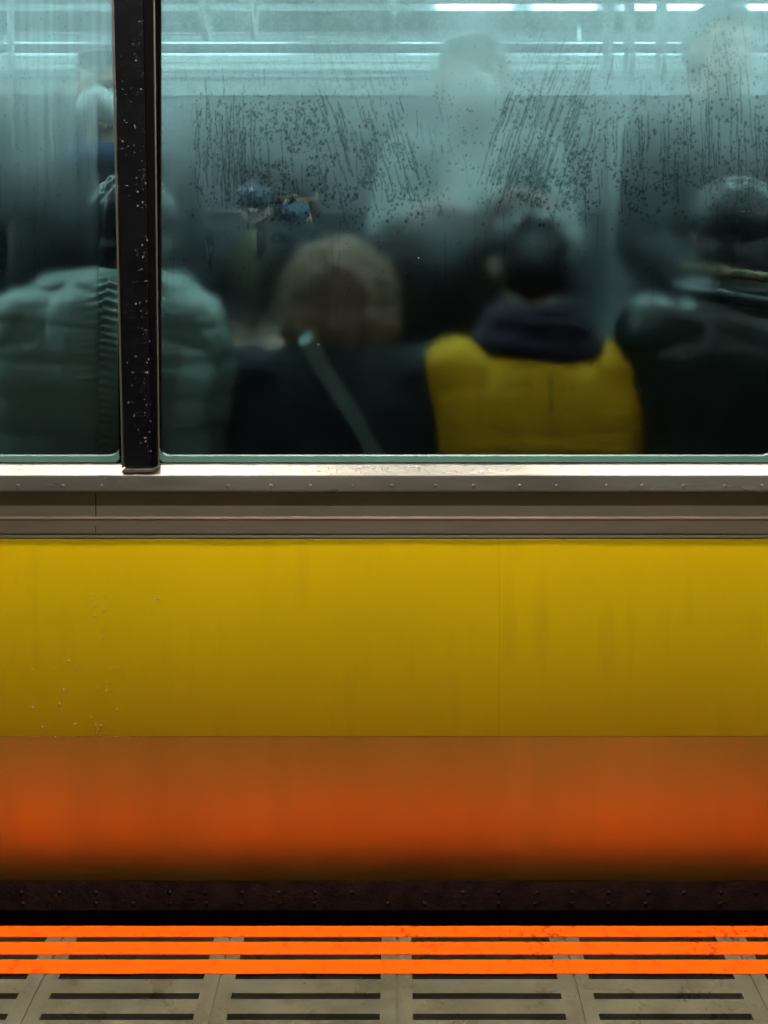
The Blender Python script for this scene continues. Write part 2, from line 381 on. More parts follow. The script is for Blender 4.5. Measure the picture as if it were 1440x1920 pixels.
def vn(x, y, sx, sy, seed):
    """cheap smooth value noise on photo-pixel coordinates, 0..1"""
    r = np.random.default_rng(seed); T = r.random((64, 64))
    u, v = x / sx + 31.3, y / sy + 17.7; i, j = np.floor(u).astype(int), np.floor(v).astype(int); fu, fv = u - i, v - j
    fu = fu * fu * (3 - 2 * fu); fv = fv * fv * (3 - 2 * fv)
    t = lambda a, b: T[a % 64, b % 64]
    return (t(i,j)*(1-fu)+t(i+1,j)*fu)*(1-fv) + (t(i,j+1)*(1-fu)+t(i+1,j+1)*fu)*fv
def blob(x, y, cx, cy, rx, ry, p=2):
    return np.exp(-(((x - cx) / rx) ** 2 + ((y - cy) / ry) ** 2) ** (p / 2))
def lerp(y, pts): return np.interp(y, [p[0] for p in pts], [p[1] for p in pts])

def splat_layer(x, y, dots, streaks):
    """1 where a drop has cleared the mist"""
    out = np.zeros_like(x); gx = x[0]; gy = y[:, 0]; dx = gx[1] - gx[0] if len(gx) > 2 else 1.6
    dx = (gx[-2] - gx[1]) / (len(gx) - 3); dy = (gy[-1] - gy[0]) / (len(gy) - 1); ox = gx[1] - dx
    def put(cx, cy, rx, ry, s):
        i = (cx - ox) / dx; j = (cy - gy[0]) / dy; w = int(3 * max(rx, ry) / 1.6) + 2
        i0, i1, j0, j1 = max(0, int(i) - w), min(x.shape[1], int(i) + w + 1), max(0, int(j) - w), min(x.shape[0], int(j) + w + 1)
        if i0 >= i1 or j0 >= j1: return
        q = ((x[j0:j1, i0:i1] - cx) / rx) ** 2 + ((y[j0:j1, i0:i1] - cy) / ry) ** 2
        out[j0:j1, i0:i1] = np.maximum(out[j0:j1, i0:i1], s * np.exp(-q ** 1.5))
    for d in dots: put(*d)
    for (cx, cy, ln, slope, w, s) in streaks:
        t = 0.0; ph = random.random() * 6
        while t < ln:
            k = s * (.75 + .35 * math.sin(t * .35 + ph) * math.sin(t * .11 + ph * 2))
            put(cx + slope * t + .9 * math.sin(t * .09 + ph), cy + t, w * random.uniform(.8, 1.25), 2.6, min(1, k)); t += 2.2
    return out
def U(a, b): return random.uniform(a, b)
def make_drops():
    dots, st = [], []
    def region(x0, x1, y0, y1, nd, r, ns=0, slope=0, ln=(20, 90), w=1.5, s=.85, bottom=0):
        for _ in range(nd):
            yy = y0 + (y1 - y0) * (random.random() ** (1 - .45 * bottom)) + random.gauss(0, 16); xx = U(x0, x1) + random.gauss(0, 12) + slope * (yy - (y0 + y1) / 2) * .6
            if vn(np.array([xx]), np.array([yy]), 30, 40, 91)[0] < .28: continue
            k = r * 1.12 * (.45 + .95 * random.random() ** 1.6); e = U(.8, 1.7)
            dots.append((xx, yy, k, k * e, U(.6, 1) * s))
            if random.random() < .35: dots.append((xx + U(-4, 4), yy + U(-6, 6), k * .7, k * .7, .7 * s))
        for _ in range(ns):
            l = U(*ln) ; yy = U(y0, max(y0 + 1, y1 - l)) + random.gauss(0, 22); xx = U(x0, x1)
            st.append((xx + slope * (yy - (y0 + y1) / 2), yy, l, slope + U(-.05, .05), w * U(.55, 1.1), s * U(.6, 1)))
    region(368, 480, 185, 400, 330, 1.9, 46, 0.02, (40, 170), 1.4)
    region(480, 600, 190, 400, 620, 1.9, 12, 0.05, (20, 80), 1.3)
    region(590, 775, 175, 400, 420, 2.1, 46, .28, (25, 90), 1.6, bottom=1)
    region(600, 760, 85, 200, 60, 1.6, 26, .30, (20, 60), 1.3, .55)
    region(775, 870, 190, 390, 90, 1.8, 10, .2, (15, 50), 1.3, .5)
    region(930, 1085, 85, 380, 330, 2.0, 60, -.33, (30, 130), 1.5)
    region(990, 1110, 230, 385, 260, 2.2, 14, -.28, (20, 70), 1.6, bottom=1)
    region(1085, 1290, 170, 395, 420, 2.0, 16, 0, (20, 110), 1.4, .8, bottom=1)
    region(1085, 1290, 90, 170, 50, 1.7, 10, .05, (10, 30), 1.3, .6)
    region(1290, 1440, 60, 400, 420, 1.9, 22, .06, (25, 130), 1.5, .8)
    region(1325, 1370, 50, 160, 60, 2.0, 8, .10, (20, 60), 1.5, .9)
    region(300, 1440, 400, 560, 330, 1.7, 26, 0, (15, 110), 1.2, .45)
    region(300, 560, 20, 180, 130, 1.5, 10, .1, (10, 40), 1.2, .4)
    region(360, 1440, 120, 420, 900, 1.25, 60, 0, (12, 60), 1.0, .75)
    region(590, 800, 190, 400, 260, 1.6, 20, .28, (15, 60), 1.2, bottom=1)
    region(930, 1110, 100, 385, 260, 1.6, 26, -.33, (20, 90), 1.2)
    region(1090, 1440, 200, 400, 420, 1.6, 26, .0, (20, 120), 1.2)
    return dots, st
DOTS, STREAKS = make_drops()

def fog_right(x, y):
    base = lerp(y, [(-80, .42), (20, .38), (135, .31), (180, .24), (260, .150), (330, .068), (380, .028), (420, .014), (470, .003), (520, .0), (869, .0)])
    # left column near the mullion is evenly misted, lower down too
    base += .06 * blob(x, y, 318, 330, 40, 260) * (y > -200) * lerp(y, [(0, .2), (330, 1), (520, .5), (700, .2)])
    base *= .86 + .28 * vn(x, y, 120, 90, 5) + .10 * (vn(x, y, 7, 160, 6) - .5)
    # slanted mist that paints the standing passenger's coat brighter
    u, v = (x - 875) * .8 + (y - 350) * .6, -(x - 875) * .6 + (y - 350) * .8       # mist added as painted brightness over coat and heads
    base += .125 * blob(u, v, 0, 0, 75, 135, 3) * (.7 + .6 * vn(x, y, 50, 40, 71)) + .05 * blob(x, y, 1350, 90, 80, 60, 3) + .10 * blob(x, y, 885, 150, 52, 55, 3)
    base += .055 * blob(x, y, 1003, 452, 40, 34) + .03 * blob(x, y, 1215, 590, 34, 24) + .022 * blob(x, y, 1320, 385, 60, 22)  # mist blobs painted as highlights on hair and a jacket shoulder
    base *= 1 + .30 * (vn(x, y, 3.1, 3.6, 61) - .5) + .22 * (vn(x, y, 14, 20, 62) - .5)
    blur = lerp(y, [(-80, .12), (130, .15), (200, .25), (330, .45), (420, .75), (480, .95), (869, .95)]) * (.92 + .12 * vn(x, y, 40, 60, 8))
    blur = np.clip(blur + .5 * blob(x, y, 885, 160, 75, 120, 3) + .5 * blob(x, y, 880, 280, 170, 110, 3) + .4 * blob(x, y, 1345, 130, 100, 150, 3), 0, 1)
    # wiped ovals
    for cx, cy, rx, ry in ((482, 370, 34, 26), (553, 397, 42, 34), (392, 470, 10, 40), (486, 452, 14, 34), (527, 446, 18, 12)):
        k = blob(x, y, cx, cy, rx, ry, 4) * (.85 + .3 * (vn(x, y, 6, 7, 11) - .4)); base *= 1 - .85 * np.clip(k, 0, 1); blur *= 1 - .93 * np.clip(k, 0, 1)
    for cx, cy, rx, ry, s in ((1040, 405, 120, 34, .75), (1410, 440, 70, 70, .8), (1410, 540, 80, 45, .9), (1330, 470, 16, 40, .6)):
        k = blob(x, y, cx, cy, rx, ry, 3); base *= 1 - s * k
        if s > .85: blur *= 1 - .9 * np.clip(k * 1.3, 0, 1)
    # top bands are rubbed thinner: things far inside read sharply there
    d = splat_layer(x, y, DOTS, STREAKS); fade = lerp(y, [(0, .35), (120, .5), (190, .85), (400, .95), (560, .6)])
    base = np.clip(base, 0, .9) * (1 - .97 * d * fade); blur = np.clip(blur, 0, 1) * (1 - .25 * d)
    return base, blur, np.clip(d * fade * 1.1, 0, 1)
def fog_left(x, y):
    base = lerp(y, [(-80, .42), (130, .30), (200, .20), (330, .09), (400, .035), (470, .006), (520, .0), (869, .0)])
    base *= .62 + .55 * vn(x, y, 9, 420, 21) + .30 * vn(x, y, 60, 120, 22)
    blur = lerp(y, [(-80, .2), (130, .4), (300, .7), (600, .93), (869, .95)]) + 0 * x
    k = 1 / (1 + np.exp(-(x - 183 + 4 * (vn(x, y, 9, 30, 25) - .5)) / 2.0)) * lerp(y, [(120, 0), (200, .85), (869, 1)])
    k2 = blob(x, y, 4, 470, 14, 50, 4)
    for kk in (k, k2): base *= 1 - .9 * kk; blur *= 1 - .97 * kk
    d = splat_layer(x, y, [(U(0, 200), U(20, 520), U(1.2, 2), U(1.4, 3), U(.3, .6)) for _ in range(220)], [(U(0, 200), U(0, 480), U(20, 110), 0, U(1, 1.8), U(.2, .5)) for _ in range(36)])
    return np.clip(base, 0, .9) * (1 - .7 * d), np.clip(blur, 0, 1), d * .6
mulL = lambda py: 208 + .023 * py
mulR = lambda py: 291 + .0105 * py
window(PX(296, 0), WX1 - .003, 296, 1452, fog_right)
window(WX0 + .003, PX(224, 0), -330, 226, fog_left)
# mullion
zt_ = WZ1; yb = -.013
def mx(px, py, y): return P(px, py, y)
pyt = (CAMZ - zt_) / (yb - CAMY) * F + 465
def strip(bm, a, b, c, e, y0, y1, pt, pb):
    """bar between slanted lines a..b (top) and c..e (bottom), front y0, back y1"""
    v = [bm.verts.new(p) for p in (P(c, pb, y0), P(e, pb, y0), P(b, pt, y0), P(a, pt, y0))]
    w = [bm.verts.new((p.co.x, y1, p.co.z)) for p in v]
    bm.faces.new(v); bm.faces.new(w[::-1])
    for i in range(4): bm.faces.new((v[i], w[i], w[(i+1) % 4], v[(i+1) % 4]))
pb = 876
bm = NB(); strip(bm, mulL(pyt) + 5, mulR(pyt) - 24, mulL(pb) + 5, mulR(pb) - 16, yb, .03, pyt, pb)
mul = obj('mullion', bm, M['black'], train, bevel=.0012)
bm = NB(); strip(bm, mulR(pyt) - 23, mulR(pyt) - 4.5, mulR(pb) - 15, mulR(pb) - 4.5, yb + .004, .03, pyt, pb); obj('seal_strip', bm, M['rubber'], mul, bevel=.001)
bm = NB(); strip(bm, mulL(pyt), mulL(pyt) + 4, mulL(pb), mulL(pb) + 4, yb + .007, yb + .010, pyt, pb)
obj('edge_trim', bm, M['trim'], mul, bevel=.0008)
bm = NB(); strip(bm, mulR(pyt) - 4, mulR(pyt) - 1, mulR(pb) - 4, mulR(pb) - 1, yb + .007, yb + .010, pyt, pb)
obj('edge_trim', bm, M['trim'], mul, bevel=.0008)
bm = NB()
pts = [P(228, 883, -.02), P(232, 880, -.02), P(285, 880, -.02), P(296, 874, -.02), P(298, 876, -.02), P(287, 885, -.02), P(240, 886, -.02), P(229, 886, -.02)]
v = [bm.verts.new(p) for p in pts]; w = [bm.verts.new((p.x, .0, p.z)) for p in pts]; bm.faces.new(v); bm.faces.new(w[::-1])
for i in range(8): bm.faces.new((v[i], w[i], w[(i+1) % 8], v[(i+1) % 8]))
bmesh.ops.recalc_face_normals(bm, faces=bm.faces); obj('bracket', bm, M['trim'], mul)

# ------------------------------------------------------------------ inside of the car
YF = 2.80; ZC = 2.30
bm = NB(); box(bm, X0, X1, .0305, .075, .45, PZ(858, .05)); obj('inner_wall', bm, M['trimwall'], train)
bm = NB(); box(bm, X0, X1, .0305, .06, WZ1 - .01, ZC); obj('inner_header', bm, M['trimwall'], train)
bm = NB(); box(bm, X0, X0 + .03, .061, YF, 0, ZC); obj('end_wall', bm, M['trimwall'], train)
bm = NB(); box(bm, X1 - .03, X1, .061, YF, 0, ZC); obj('end_wall', bm, M['trimwall'], train)
bm = NB(); box(bm, X0, X1, .10, YF, -.06, 0); obj('car_floor', bm, M['floor'], train)
bm = NB(); box(bm, X0, X1, .0, YF + .05, ZC, ZC + .05); obj('car_ceiling', bm, M['ceil'], train)
bm = NB(); box(bm, X0, X1, 0, YF + .1, 2.76, 2.85); obj('car_roof', bm, M['steel'], train)
# far side
bm = NB(); box(bm, X0, X1, YF, YF + .05, PZ(135, YF), ZC); obj('far_wall', bm, M['wall'], train)
bm = NB(); box(bm, X0, X1, YF, YF + .05, 0, .86); obj('far_lining', bm, M['trimwall'], train)
bm = NB(); box(bm, X0, X1, YF - .02, YF + .05, PZ(180, YF), PZ(135.5, YF) ); obj('header_panel', bm, M['band'], train)
zl = PZ(399, YF)
for (a, b) in ((-4.1, -1.2), (-1.1, .95), (1.05, 4.1)):
    bm = NB(); box(bm, a, b, YF + .03, YF + .05, .861, zl); fw = obj('far_window', bm, M['darkglass'], train)
    bm = NB(); box(bm, a, b, YF + .015, YF + .02, zl, PZ(180.5, YF)); obj('blind', bm, M['blind'], fw)
    bm = NB(); box(bm, a, b, YF + .005, YF + .0145, zl - .012, zl); obj('blind_rail', bm, M['rubber'], fw)
bm = NB(); box(bm, -1.2, -1.1, YF - .01, YF + .05, .861, PZ(180.5, YF)); obj('far_pillar', bm, M['trimwall'], train)
bm = NB(); box(bm, .95, 1.05, YF - .01, YF + .05, .861, PZ(180.5, YF)); obj('far_pillar', bm, M['trimwall'], train)
# luggage rack and the chrome rails under the cove
bm = NB()
for py, r, yy in ((80.5, .0042, YF - .34), (102, .0055, YF - .30), (62, .003, YF - .205)):
    z = PZ(py, yy); v = [bm.verts.new(p) for p in ((X0+.1, yy, z - r), (X1-.1, yy, z - r), (X1-.1, yy, z + r), (X0+.1, yy, z + r))]
    w = [bm.verts.new(q.co + Vector((0, .006, 0))) for q in v]; bm.faces.new(v); bm.faces.new(w[::-1])
    for q in range(4): bm.faces.new((v[q], w[q], w[(q+1) % 4], v[(q+1) % 4]))
obj('luggage_rack', bm, M['chrome'], train)
bm = NB(); box(bm, X0, X1, YF - .19, YF - .01, PZ(80, YF - .19), PZ(66, YF - .19)); obj('rack_shelf', bm, M['band'], train)
# ceiling channel with tubes
yt = 2.29; zt = PZ(12.5, yt)
bm = NB(); box(bm, X0, X1, yt + .02, yt + .10, zt - .013, ZC - .001); box(bm, X0, X1, yt - .05, yt + .0195, zt + .016, ZC - .001); obj('light_channel', bm, M['band'], train)
def car_light(x0, x1, y, z):
    bm = NB(); cap(bm, (x0, y, z), (x1, y, z), .0095, seg=12); obj('ceiling_light', bm, M['tube_in'], train, True)
for a, b in ((818, 961), (998, 1118), (1170, 1316), (1404, 1560), (1620, 1760), (1850, 2000)):
    car_light(PX(a, yt) + .009, PX(b, yt) - .009, yt, zt)
for a, b in ((-2.9, -2.3), (-1.96, -1.58), (-1.23, -.54), (.02, .20), (.88, 1.46), (1.9, 2.5)): car_light(a, b, 1.60, 2.265)
bm = NB(); box(bm, X0, X1, 1.53, 1.67, ZC - .02, ZC - .001); obj('light_channel', bm, M['band'], train)
yn = .62
bm = NB(); box(bm, X0, X1, yn - .07, yn + .07, ZC - .03, ZC - .001); obj('light_channel', bm, M['band'], train)
for i in range(7): car_light(-3.3 + i * .98, -3.3 + i * .98 + .62, yn, ZC - .045)
# benches
bm = NB(); box(bm, -2.6, 2.6, .077, .60, .30, .43); box(bm, -2.6, 2.6, .077, .14, .44, .80); obj('bench_seat', bm, M['seat'], train, bevel=.03)
bm = NB(); box(bm, -2.6, 2.6, YF - .55, YF - .03, .30, .43); box(bm, -2.6, 2.6, YF - .1, YF - .03, .44, .84); obj('bench_seat', bm, M['seat'], train, bevel=.03)
bm = NB(); cap(bm, (PX(21, .62), .62, .01), (PX(21, .62), .62, ZC), .008, seg=12); obj('grab_pole', bm, M['chrome'], train, True)
bm = NB(); yy = YF - .30; cap(bm, (PX(1085, yy), yy, PZ(84, yy)), (PX(1085, yy), yy, ZC - .01), .016, seg=12); obj('rack_post', bm, M['chrome'], train, True)

# hanging straps
M['strap'] = mat('strap_webbing', (.13,.15,.14), .7); M['ringm'] = mat('strap_grip', (.22,.24,.23), .35)
rail_y = {0: .80, 1: 1.45}
def strap_rail(y):
    bm = NB(); cap(bm, (X0 + .05, y, 2.06), (X1 - .05, y, 2.06), .014, seg=12); obj('strap_rail', bm, M['chrome'], train, True)
for y in rail_y.values(): strap_rail(y)
def make_strap():
    t = empty('hanging_strap')
    bm = NB(); box(bm, -.017, .017, -.004, .004, -.15, 0); obj('belt', bm, M['strap'], t)
    bm = NB(); n, r = 24, .05                       # grip ring, seen edge-on from the platform
    for i in range(n):
        a, b = 2*math.pi*i/n, 2*math.pi*(i+1)/n
        cap(bm, (0, r*math.sin(a), -.19 + r*math.cos(a)), (0, r*math.sin(b), -.19 + r*math.cos(b)), .0085, seg=8)
    obj('grip', bm, M['ringm'], t, True); return t
proto = make_strap()
straps = [(385, 0, .0, 'strap beside the mullion'), (475, 0, .05, ''), (737, 0, .05, ''), (1140, 1, .14, ''), (1180, 1, .16, ''), (1240, 1, .11, '')]
labs = ['grey hanging strap nearest the black mullion', 'grey hanging strap above the wiped patches of glass', 'grey hanging strap just left of the man in the white mask',
        'grey hanging strap left of the pair near the ceiling tubes', 'darkest grey hanging strap under the tube lights', 'grey hanging strap beside the tall dark-haired passenger']
for i, (px, rw, up, _) in enumerate(straps):
    if i == 0: t = proto
    else:
        t = proto.copy(); C.objects.link(t)
        for ch in proto.children: c = ch.copy(); C.objects.link(c); c.parent = t
    y = rail_y[rw]; t.location = (PX(px, y), y, 2.05 + (.0 if rw == 0 else 0))
    tag(t, labs[i], 'hanging strap', 'hanging straps along the car')

# ------------------------------------------------------------------ people
def mskin(n, c): return mat('skin_' + n, c, .5, 0, .05, 12)
def cloth(n, c, r=.85, sheen=.0, var=.12, bump=.25, bs=160): return mat('cloth_' + n, c, r, 0, var, 9, bump, bs, sheen=sheen)
def hairm(n, c, r=.4): return mat('hair_' + n, c, r, 0, .4, 30, .5, 120, (1,1,.12))
M['eye'] = mat('eye', (.01,.008,.006), .1); M['shoe'] = mat('shoe', (.015,.013,.012), .4)
def hand(bm, w, dirv, side, curl, s=1):
    """palm and five fingers from wrist w"""
    d = Vector(dirv).normalized(); up = Vector((0, 0, 1)) if abs(d.z) < .8 else Vector((0, 1, 0))
    lat = d.cross(up).normalized() * side; n = lat.cross(d).normalized() * side
    if n.z > 0 and abs(d.z) < .8: n = -n
    for k in range(4):
        o = lat * (.027 - .018 * k) * s
        cap(bm, w + o * .7 + d * .012 * s, w + o + d * .082 * s, .0135 * s, .0115 * s, 8)
        L = (.040, .046, .043, .033)[k] * s; p = w + o + d * .085 * s; dd = d.copy(); r = .0085 * s
        for q in range(3):
            dd = (dd + n * curl * .55).normalized(); e = p + dd * L * (1, .62, .5)[q]; cap(bm, p, e, r, r * .88, 8); p = e; r *= .9
    p = w + lat * .028 * s + d * .03 * s; dd = (lat * .8 + d * .7 + n * .25).normalized()
    for q in range(2): e = p + dd * .034 * s; cap(bm, p, e, .0105 * s, .009 * s, 8); p = e; dd = (dd + d * .6 + n * .3).normalized()
def figure(bm, J, pad, parts, s=1):
    """volumes of a clothed or bare figure round its joints J"""
    hp, ch, sl, sr = J['hip'], J['chest'], J['sh'][0], J['sh'][1]
    if 'torso' in parts:
        w = (sl - sr).length / 2
        ell(bm, hp, (.155*s + pad, .11*s + pad, .13*s + pad)); mid = (hp + ch) / 2
        ell(bm, mid, (.145*s + pad, .10*s + pad, .19*s + pad)); ell(bm, ch, (w * .86 + pad, .105*s + pad, .175*s + pad))
        top = (sl + sr) / 2
        cap(bm, sl * .92 + top * .08 - Vector((0,0,.012)), sr * .92 + top * .08 - Vector((0,0,.012)), .052*s + pad, .052*s + pad)
        for q in (sl, sr): cap(bm, top + Vector((0, 0, .035 + pad * .3)), q * .8 + top * .2, .045*s + pad * .8, .045*s + pad * .8)
        for q in (sl, sr): cap(bm, q*.8+top*.2 - Vector((0,0,.08)), (q*.62+top*.38) - Vector((0,0,.30)), .075*s + pad, .07*s+pad)
    if 'arms' in parts:
        for i in (0, 1):
            a, e, w = J['sh'][i], J['el'][i], J['wr'][i]
            cap(bm, a, e, .053*s + pad, .043*s + pad * .9); cap(bm, e, w, .043*s + pad * .9, .028*s + pad * .8)
    if 'legs' in parts:
        for i in (0, 1):
            a, k, f = J['hj'][i], J['kn'][i], J['an'][i]
            cap(bm, a, k, .085*s + pad * .6, .055*s + pad * .6); cap(bm, k, f, .055*s + pad * .6, .036*s + pad * .8)
def make_person(name, label, loc, rz, J, skin, hair, clothes, s=1, face=True, mask=None, hairstyle='short', group='train passengers', coat_disp=None, coat_pad=.022, headpitch=0, collar=None, hoodcol=None, extra=None, head_s=1.0, coat_voxel=.0075):
    t = empty(name, loc, rz); tag(t, label, 'person', group)
    hc = J['head']; Rh = Matrix.Rotation(R(headpitch), 3, 'X')
    def h(v): return hc + Rh @ (Vector(v) * head_s)
    bm = NB(); figure(bm, J, 0, ('torso', 'arms', 'legs'), s)
    top = (J['sh'][0] + J['sh'][1]) / 2
    cap(bm, top + Vector((0, .0, -.03)), h((0, -.012, -.07)), .060*s, .054)
    ell(bm, h((0, -.012, .025)), tuple(v * head_s for v in (.076, .094, .088)), Rh); ell(bm, h((0, .022, -.045)), tuple(v * head_s for v in (.058, .066, .068)), Rh)
    cap(bm, h((0, .094, .002)), h((0, .108, -.028)), .009*head_s, .014*head_s, 8)
    for sd in (-1, 1):
        ell(bm, h((sd * .078, -.008, -.008)), tuple(v * head_s for v in (.010, .018, .032)), Rh); ell(bm, h((sd * .026, .074, .020)), (.018*head_s, .012*head_s, .007*head_s), Rh)
        ell(bm, h((sd * .032, .066, -.025)), (.018*head_s, .016*head_s, .016*head_s), Rh)
    ell(bm, h((0, .088, -.058)), (.022*head_s, .008*head_s, .006*head_s), Rh); ell(bm, h((0, .086, -.068)), (.018*head_s, .009*head_s, .006*head_s), Rh); ell(bm, h((0, .074, -.095)), (.020, .016, .016), Rh)
    for i, sd in ((0, -1), (1, 1)):
        hand(bm, J['wr'][i], J['hd'][i], -sd, .9, s)
        f = J['an'][i]; cap(bm, f, f + Vector((0, .14, -.045)) , .036, .028)
    obj('body', union(bm, .0055, 1), skin, t)
    if face:
        for sd in (-1, 1):
            bm = NB(); ell(bm, h((sd * .028, .079, .004)), (.012*head_s, .010*head_s, .006*head_s), Rh, 12); obj('eye', bm, M['eye'], t, True)
    # clothes
    cm, tm = clothes
    bm = NB(); figure(bm, J, coat_pad, ('torso', 'arms'), s)
    if collar: cap(bm, top + Vector((0, 0, .01)), top + Vector((0, .012, collar)), .075*s, .068*s)
    dz = coat_disp or (lambda co, no: .004 * nz(co, (38, 30, 22), 3) + .0025 * nz(co, (80, 70, 60), 9))
    obj('coat', union(bm, coat_voxel, 2, dz), cm, t)
    bm = NB(); figure(bm, J, .014, ('legs',), s); ell(bm, J['hip'] - Vector((0,0,.02)), (.162*s, .12*s, .12*s)); obj('trousers', union(bm, .011, 1, lambda co, no: .003 * nz(co, (40, 40, 30), 5)), tm, t)
    for i in (0, 1):
        f = J['an'][i]; bm = NB(); cap(bm, f + Vector((0, -.01, -.03)), f + Vector((0, .16, -.05)), .045, .034); obj('shoe', union(bm, .01, 1), M['shoe'], t)
    # hair
    bm = NB(); v = lambda *a: tuple(q * head_s for q in a)
    if hairstyle == 'short':
        ell(bm, h((0, -.026, .044)), v(.087, .096, .086), Rh); ell(bm, h((0, -.055, -.005)), v(.078, .060, .075), Rh)
        if not face: pass
        ell(bm, h((0, .048, .085)), v(.060, .045, .030), Rh)
    elif hairstyle == 'bob':
        ell(bm, h((0, -.022, .022)), v(.126, .118, .114), Rh); ell(bm, h((0, -.05, -.055)), v(.126, .094, .090), Rh)
        for sd in (-1, 1): ell(bm, h((sd * .088, -.012, -.055)), v(.040, .055, .085), Rh)
    elif hairstyle == 'long':
        ell(bm, h((0, -.025, .030)), v(.095, .105, .098), Rh); ell(bm, h((0, -.062, -.07)), v(.090, .060, .12), Rh)
        for k in range(26):
            a = R(180 + k * 180 / 25); px_, py_ = math.cos(a) * .075, math.sin(a) * .085 - .03
            p0 = h((px_, py_, -.04)); p1 = p0 + Vector((U(-.02, .02) + px_ * .2, U(-.02, .01) - .01, U(-.17, -.09))); cap(bm, p0, p1, .012, .0035, 8)
    obj('hair', union(bm, .0045, 1, lambda co, no: (1.2 if hairstyle == 'bob' else 1) * (.0045 * nz(co, (190, 190, 22), 2) + .006 * nz(co, (60, 60, 24), 6))), hair, t)
    if hairstyle == 'bob':                      # fly-away strands round the outline
        bm = NB(); rr = random.Random(5)
        for k in range(520):
            a = rr.uniform(0, 2 * math.pi); e = rr.uniform(-.75, 1.45)
            n_ = V(math.cos(a) * math.cos(e), math.sin(a) * math.cos(e), math.sin(e)); p0 = hc + V(n_.x * .118, n_.y * .105 - .03, n_.z * .112 + .015)
            t_ = V(-n_.y, n_.x, 0) * rr.uniform(-1, 1) + V(0, 0, -1) * rr.uniform(.2, 1); p1 = p0 + n_ * rr.uniform(.010, .026) + t_ * .018; p2 = p1 + n_ * rr.uniform(-.006, .010) + t_ * .026
            cap(bm, p0, p1, .0011, .0009, 4, False); cap(bm, p1, p2, .0009, .0004, 4, False)
        obj('loose_hair', bm, hair, t)['kind'] = 'stuff'
    if mask:
        bm = NB(); ell(bm, h((0, .046, -.045)), v(.066, .068, .056), Rh); ell(bm, h((0, .086, -.030)), v(.026, .034, .036), Rh)
        obj('face_mask', union(bm, .005, 2), mask, t)
    if extra: extra(t, J)
    return t
def V(*a): return Vector(a)
def seated(shz=1.0, hw=.175, head=(0, .07, 1.14), hz=.52, elz=.74, lean=.02):
    """back towards the glass, local +Y looks into the car"""
    return dict(hip=V(0, 0, hz), chest=V(0, lean * .8, shz - .14), sh=[V(-hw, lean, shz - .045), V(hw, lean, shz - .045)],
                el=[V(-hw - .055, .10, elz), V(hw + .055, .10, elz)], wr=[V(-.13, .33, .66), V(.13, .33, .66)], hd=[V(.35, 1, -.35), V(-.35, 1, -.35)],
                head=V(*head), hj=[V(-.09, .02, .50), V(.09, .02, .50)], kn=[V(-.11, .46, .50), V(.11, .46, .50)], an=[V(-.11, .44, .08), V(.11, .44, .08)])
def standing(h=1.75, hw=.17, armup=None, lx=0):
    k = h / 1.75
    J = dict(hip=V(0, 0, .93*k), chest=V(lx * .6, 0, 1.27*k), sh=[V(-hw + lx, 0, 1.40*k), V(hw + lx, 0, 1.40*k)], el=[V(-hw - .05 + lx, .03, 1.13*k), V(hw + .05 + lx, .03, 1.13*k)],
             wr=[V(-.16 + lx, .22, 1.04*k), V(.16 + lx, .22, 1.04*k)], hd=[V(.5, 1, .1), V(-.5, 1, .1)], head=V(lx * 1.2, .02, 1.615*k), hj=[V(-.09, 0, .90*k), V(.09, 0, .90*k)],
             kn=[V(-.10, .01, .50*k), V(.10, .01, .50*k)], an=[V(-.10, -.01, .085), V(.10, -.01, .085)])
    if armup is not None:
        J['el'][armup] = J['sh'][armup] + V(.06 if armup else -.06, .17, -.08); J['wr'][armup] = J['el'][armup] + V(0, .10, .22); J['hd'][armup] = V(0, .1, 1)
    return J
skin1 = mskin('a', (.42,.27,.19)); skin2 = mskin('b', (.48,.32,.24)); blackhair = hairm('black', (.008,.008,.010), .35); brown = hairm('brown', (.23,.155,.10), .85); grey = hairm('grey', (.13,.15,.16), .5)
dark = cloth('dark', (.006,.008,.010)); navy = cloth('navy', (.0045,.010,.016)); jeans = cloth('jeans', (.015,.02,.03))
maskw = mat('mask_white', (.75,.80,.80), .8); maskb = mat('mask_blue', (.045,.070,.105), .6, 0, .5, 60, .8, 90)

# A: green quilted jacket pressed to the glass beside the mullion
puff = cloth('puffer', (.17,.25,.21), .42, 0, .10, .06, 60)
ax = PX(200, .20)
def quilt(co, no):
    z = co[:, 2]; q = np.abs(np.sin(math.pi * (z - .80 + .006 * np.sin(co[:, 0] * 9)) / .073)) ** .6 * .0055 - .003
    seam = np.exp(-((co[:, 0] - .022) / .024) ** 2); pl = np.sin((z + .25 * co[:, 0] * np.sign(co[:, 0] - .022)) * 2 * math.pi / .0155 + 1.2 * np.sin(z * 47)) * .0048
    up = np.clip((z - .90) * 8, 0, 1)
    return q * (1 - .75 * seam * up) + pl * seam * (.35 + .65 * up) + .004 * nz(co, (22, 22, 26), 4)
JA = seated(1.125, .160, (.030, .10, 1.29), elz=.80, lean=-.03); JA['hip'] = V(0, .02, .52)
def hoodA(t, J):
    bm = NB(); n = 28
    for k in range(n):
        a0, a1 = R(180 + 180 * k / n), R(180 + 180 * (k + 1) / n)
        p = lambda a: V(math.cos(a) * .135, math.sin(a) * .095 + .05, 1.165 - .012 * abs(math.cos(a)))
        cap(bm, p(a0), p(a1), .045, .045, 12)
    obj('collar', union(bm, .007, 3, lambda co, no: .003 * nz(co, (50, 50, 60), 8)), puff, t)
make_person('person', 'person in a quilted green jacket sitting behind the black mullion', (ax, .225, 0), 0, JA, skin1, blackhair, (puff, jeans), 1.08, False, hairstyle='long', coat_disp=quilt, coat_pad=.034, coat_voxel=.004, extra=hoodA)

